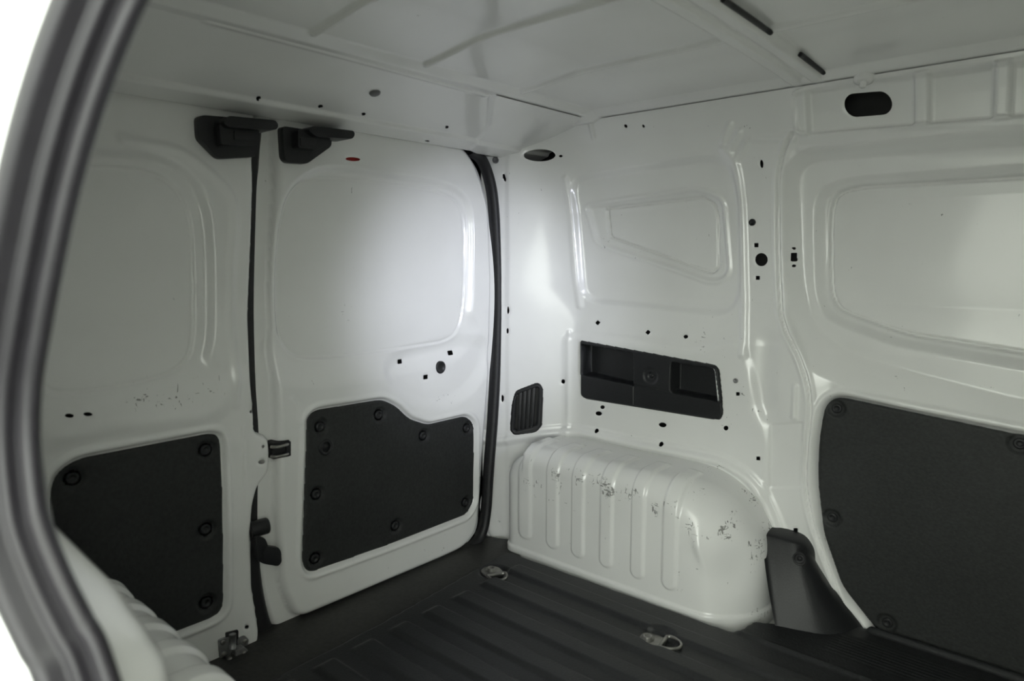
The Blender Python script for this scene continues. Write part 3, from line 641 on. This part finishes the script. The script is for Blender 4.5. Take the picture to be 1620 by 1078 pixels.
# between the two doors
gp = smooth_open([D.P(*D.px(x, y), -.035) for x, y in ((414, 190), (408, 260), (404, 380), (402, 500), (405, 610), (410, 700), (408, 800), (409, 880), (416, 950), (428, 1000), (438, 1012))], 8)
tag(sweep('door_seal', gp, [(-.018, -.02), (-.018, .004), (-.01, .012), (.01, .012), (.018, .004), (.018, -.02)], RUBBER, (1, 0, 0)), 'black rubber seal in the gap where the two back doors meet', 'door seal')
# round the open side doorway, close to the camera
prof = [(-.021, -.010), (-.021, -.002), (-.012, -.001), (-.011, -.005), (-.009, -.005), (-.008, .002), (-.003, .004), (-.002, .001), (.001, .002), (.005, .008), (.010, .010), (.016, .006), (.020, -.002), (.020, -.010)]
tag(sweep('door_seal', SEAL_PATH, prof, SEAL, lambda f: (.80, -.60, 0)), 'thick ridged dark grey rubber seal framing the open side doorway, close and blurred', 'door seal')

# ------------------------------------------------------------------ latch covers at the top of the back doors
def latch_cover(label, body, lower, cap, inner):
    r = tag(empty('latch_cover', tuple(D.P(*D.px(*body[0]), 0))), label, 'latch cover', 'black latch covers under the rear header')
    join_to(prism('base', D, fillet(D.poly(body, .0), .008, 3), -.012, .010, PLASTIC, bev=.004), r)
    join_to(prism('housing', D, fillet(D.poly(lower, .03), .006, 3), .0, .034, PLASTIC, bev=.006), r)
    join_to(prism('cap', D, fillet(D.poly(cap, .05), .006, 3), -.005, .050, PLASTIC, bev=.004), r)
    join_to(prism('striker_pocket', D, fillet(D.poly(inner, .035), .003, 3), .030, .037, RUBBER, bev=.001), r)
    return r
latch_cover('black plastic latch cover at the top of the narrow back door', [(310, 186), (318, 183), (404, 190), (406, 225), (401, 249), (342, 252), (312, 220)],
            [(345, 196), (408, 200), (409, 224), (402, 231), (350, 230)], [(353, 192), (362, 183), (436, 190), (441, 197), (439, 205), (428, 206), (360, 201)], [(370, 206), (402, 208), (401, 222), (370, 221)])
latch_cover('black plastic latch cover at the top of the wide back door', [(443, 200), (520, 212), (521, 232), (482, 260), (450, 258), (446, 250)],
            [(470, 205), (520, 213), (521, 226), (500, 238), (470, 234)], [(487, 205), (496, 199), (560, 207), (562, 213), (558, 220), (500, 216)], [(475, 217), (500, 220), (498, 232), (475, 230)])

# ------------------------------------------------------------------ catch on the edge of the wide door
r = tag(empty('door_catch', tuple(D.P(*D.px(445, 714), 0))), 'small black and chrome catch in the edge of the wide back door at mid height', 'door catch')
join_to(prism('case', D, fillet(D.poly([(432, 702), (460, 697), (460, 722), (432, 728)]), .004, 3), -.03, -.002, RUBBER, bev=.002), r)
for y_ in (707, 722):
    join_to(sweep('claw', smooth_open([D.P(*D.px(x, y), h) for x, y, h in ((430, y_+1, -.004), (436, y_, .006), (446, y_-2, .006), (455, y_-4, .001))], 5), circle_prof(.0035, 8), STEEL, (1, 0, 0)), r)
join_to(prism('rim', D, fillet(D.poly([(452, 700), (459, 698), (459, 721), (452, 723)]), .002, 3), -.004, .003, PLASTIC, bev=.001), r)

# ------------------------------------------------------------------ pull lever low in the gap between the doors
r = tag(empty('pull_lever', tuple(D.P(*D.px(420, 850), 0))), 'black plastic pull lever hanging low between the two back doors', 'lever')
join_to(lathe('pivot', D.P(*D.px(398, 840, .0), -.005), (.15, 1, .02), [(.016, 0), (.017, .003), (.017, .034), (.015, .037), (0, .037)], PLASTIC, n=20), r)
join_to(prism('arm', D, fillet(D.poly([(401, 845), (416, 850), (422, 866), (416, 892), (405, 886)]), .006, 3), -.006, .010, PLASTIC, bev=.003), r)
join_to(prism('paddle', D, fillet(D.poly([(412, 866), (420, 862), (436, 864), (440, 870), (441, 887), (435, 894), (412, 890)]), .005, 3), -.002, .014, PLASTIC, bev=.003), r)

# ------------------------------------------------------------------ floor latch at the foot of the narrow door
r = tag(empty('floor_latch', tuple(D.P(*D.px(365, 1040), 0))), 'grey steel floor latch bolted to the foot of the narrow back door', 'latch')
join_to(prism('plate', D, fillet(D.poly([(344, 1012), (362, 1006), (364, 1034), (358, 1040), (346, 1041)]), .004, 3), .0, .006, DULL, bev=.002), r)
join_to(prism('plate', D, fillet(D.poly([(374, 1010), (386, 1005), (392, 1011), (390, 1020), (374, 1026)]), .004, 3), .0, .006, DULL, bev=.002), r)
join_to(prism('pocket', D, fillet(D.poly([(356, 1001), (376, 996), (376, 1024), (358, 1030)]), .003, 3), -.002, .004, RUBBER, bev=.001), r)
for x, y in ((350, 1015), (352, 1033), (385, 1013)):
    join_to(lathe('bolt', D.P(*D.px(x, y), .006), D.n, [(.005, 0), (.005, .003), (.003, .004), (0, .004)], STEEL, n=12), r)
join_to(sweep('spindle', [D.P(*D.px(x, y, .010), .010) for x, y in ((368, 1004), (368, 1026))], circle_prof(.007, 10), DULL, (1, 0, 0)), r)
join_to(prism('tongue', D, fillet(D.poly([(364, 1024), (378, 1018), (384, 1022), (386, 1034), (366, 1042)]), .003, 3), .004, .022, DULL, bev=.003), r)
for x, y in ((362, 1043), (384, 1033)):
    join_to(sweep('pin', [D.P(*D.px(x, y-4, .02), .016), D.P(*D.px(x+2, y+4, .02), .022)], circle_prof(.0055, 10), STEEL, (1, 0, 0)), r)

# ------------------------------------------------------------------ rubber plugs, screws and a lamp lens
def plug(plane, x, y, r_, mat, label, h=.0, dish=True):
    c = plane.px(x, y, h); prof_ = [(r_, -.004), (r_*1.02, .001), (r_*.92, .003), (r_*.75, .003), (r_*.68, .0008), (0, .0008)] if dish else [(r_, -.004), (r_, .001), (r_*.85, .0035), (r_*.4, .005), (0, .0052)]
    return tag(lathe('rubber_plug', plane.P(c[0], c[1], h), plane.n, prof_, mat, n=24), label, 'plug')
plug(D, 697, 581.5, .0165, PLASTIC, 'black round plug in the dished part of the wide back door', -.0165)
plug(W, 1190, 352, .0078, PLASTIC, 'small black round plug high on the pillar above the round hole', -.0055)
plug(HEAD, 593, 147, .0115, GREYPLUG, 'grey round plug in the header above the back doors', -.0105, False)
plug(CHA, 784, 253.5, .0085, GREYPLUG, 'grey round plug beside the top of the door seal', .002)
o = W.px(1166, 602, 0); tag(lathe('screw', W.P(o[0], o[1], .008), W.n, [(.006, -.003), (.006, .001), (.0035, .002), (.0032, .0005), (0, .0005)], DULL, n=14), 'small grey screw in the pillar beside the storage tray', 'screw')
c = D.px(558, 252, -.016); tag(prism('lamp_lens', D, D.ell(558, 252, 14, 4.5, 3, h=-.02, n=20), -.030, -.021, REDPL, bev=.001), 'red lens showing through the slot above the wide door window pressing', 'lamp lens')
rb = np.array([.90, .128, 1.128]); bo = tag(empty('roof_bolt', tuple(rb)), 'white painted bolt under the roof edge above the long oval hole', 'bolt')
pb = (lambda x, y, Y: CAM+ray(x, y)*((Y-CAM[1])/ray(x, y)[1]))(1366, 128, .13)
join_to(lathe('washer', pb, (0, -.35, -1), [(.018, -.012), (.018, .0), (.013, .002), (0, .002)], PAINT, n=20), bo)
join_to(lathe('head', pb+np.array([0, -.001, -.002]), (0, -.35, -1), [(.0065, 0), (.0065, .010), (.005, .012), (0, .012)], PAINT, n=6), bo)
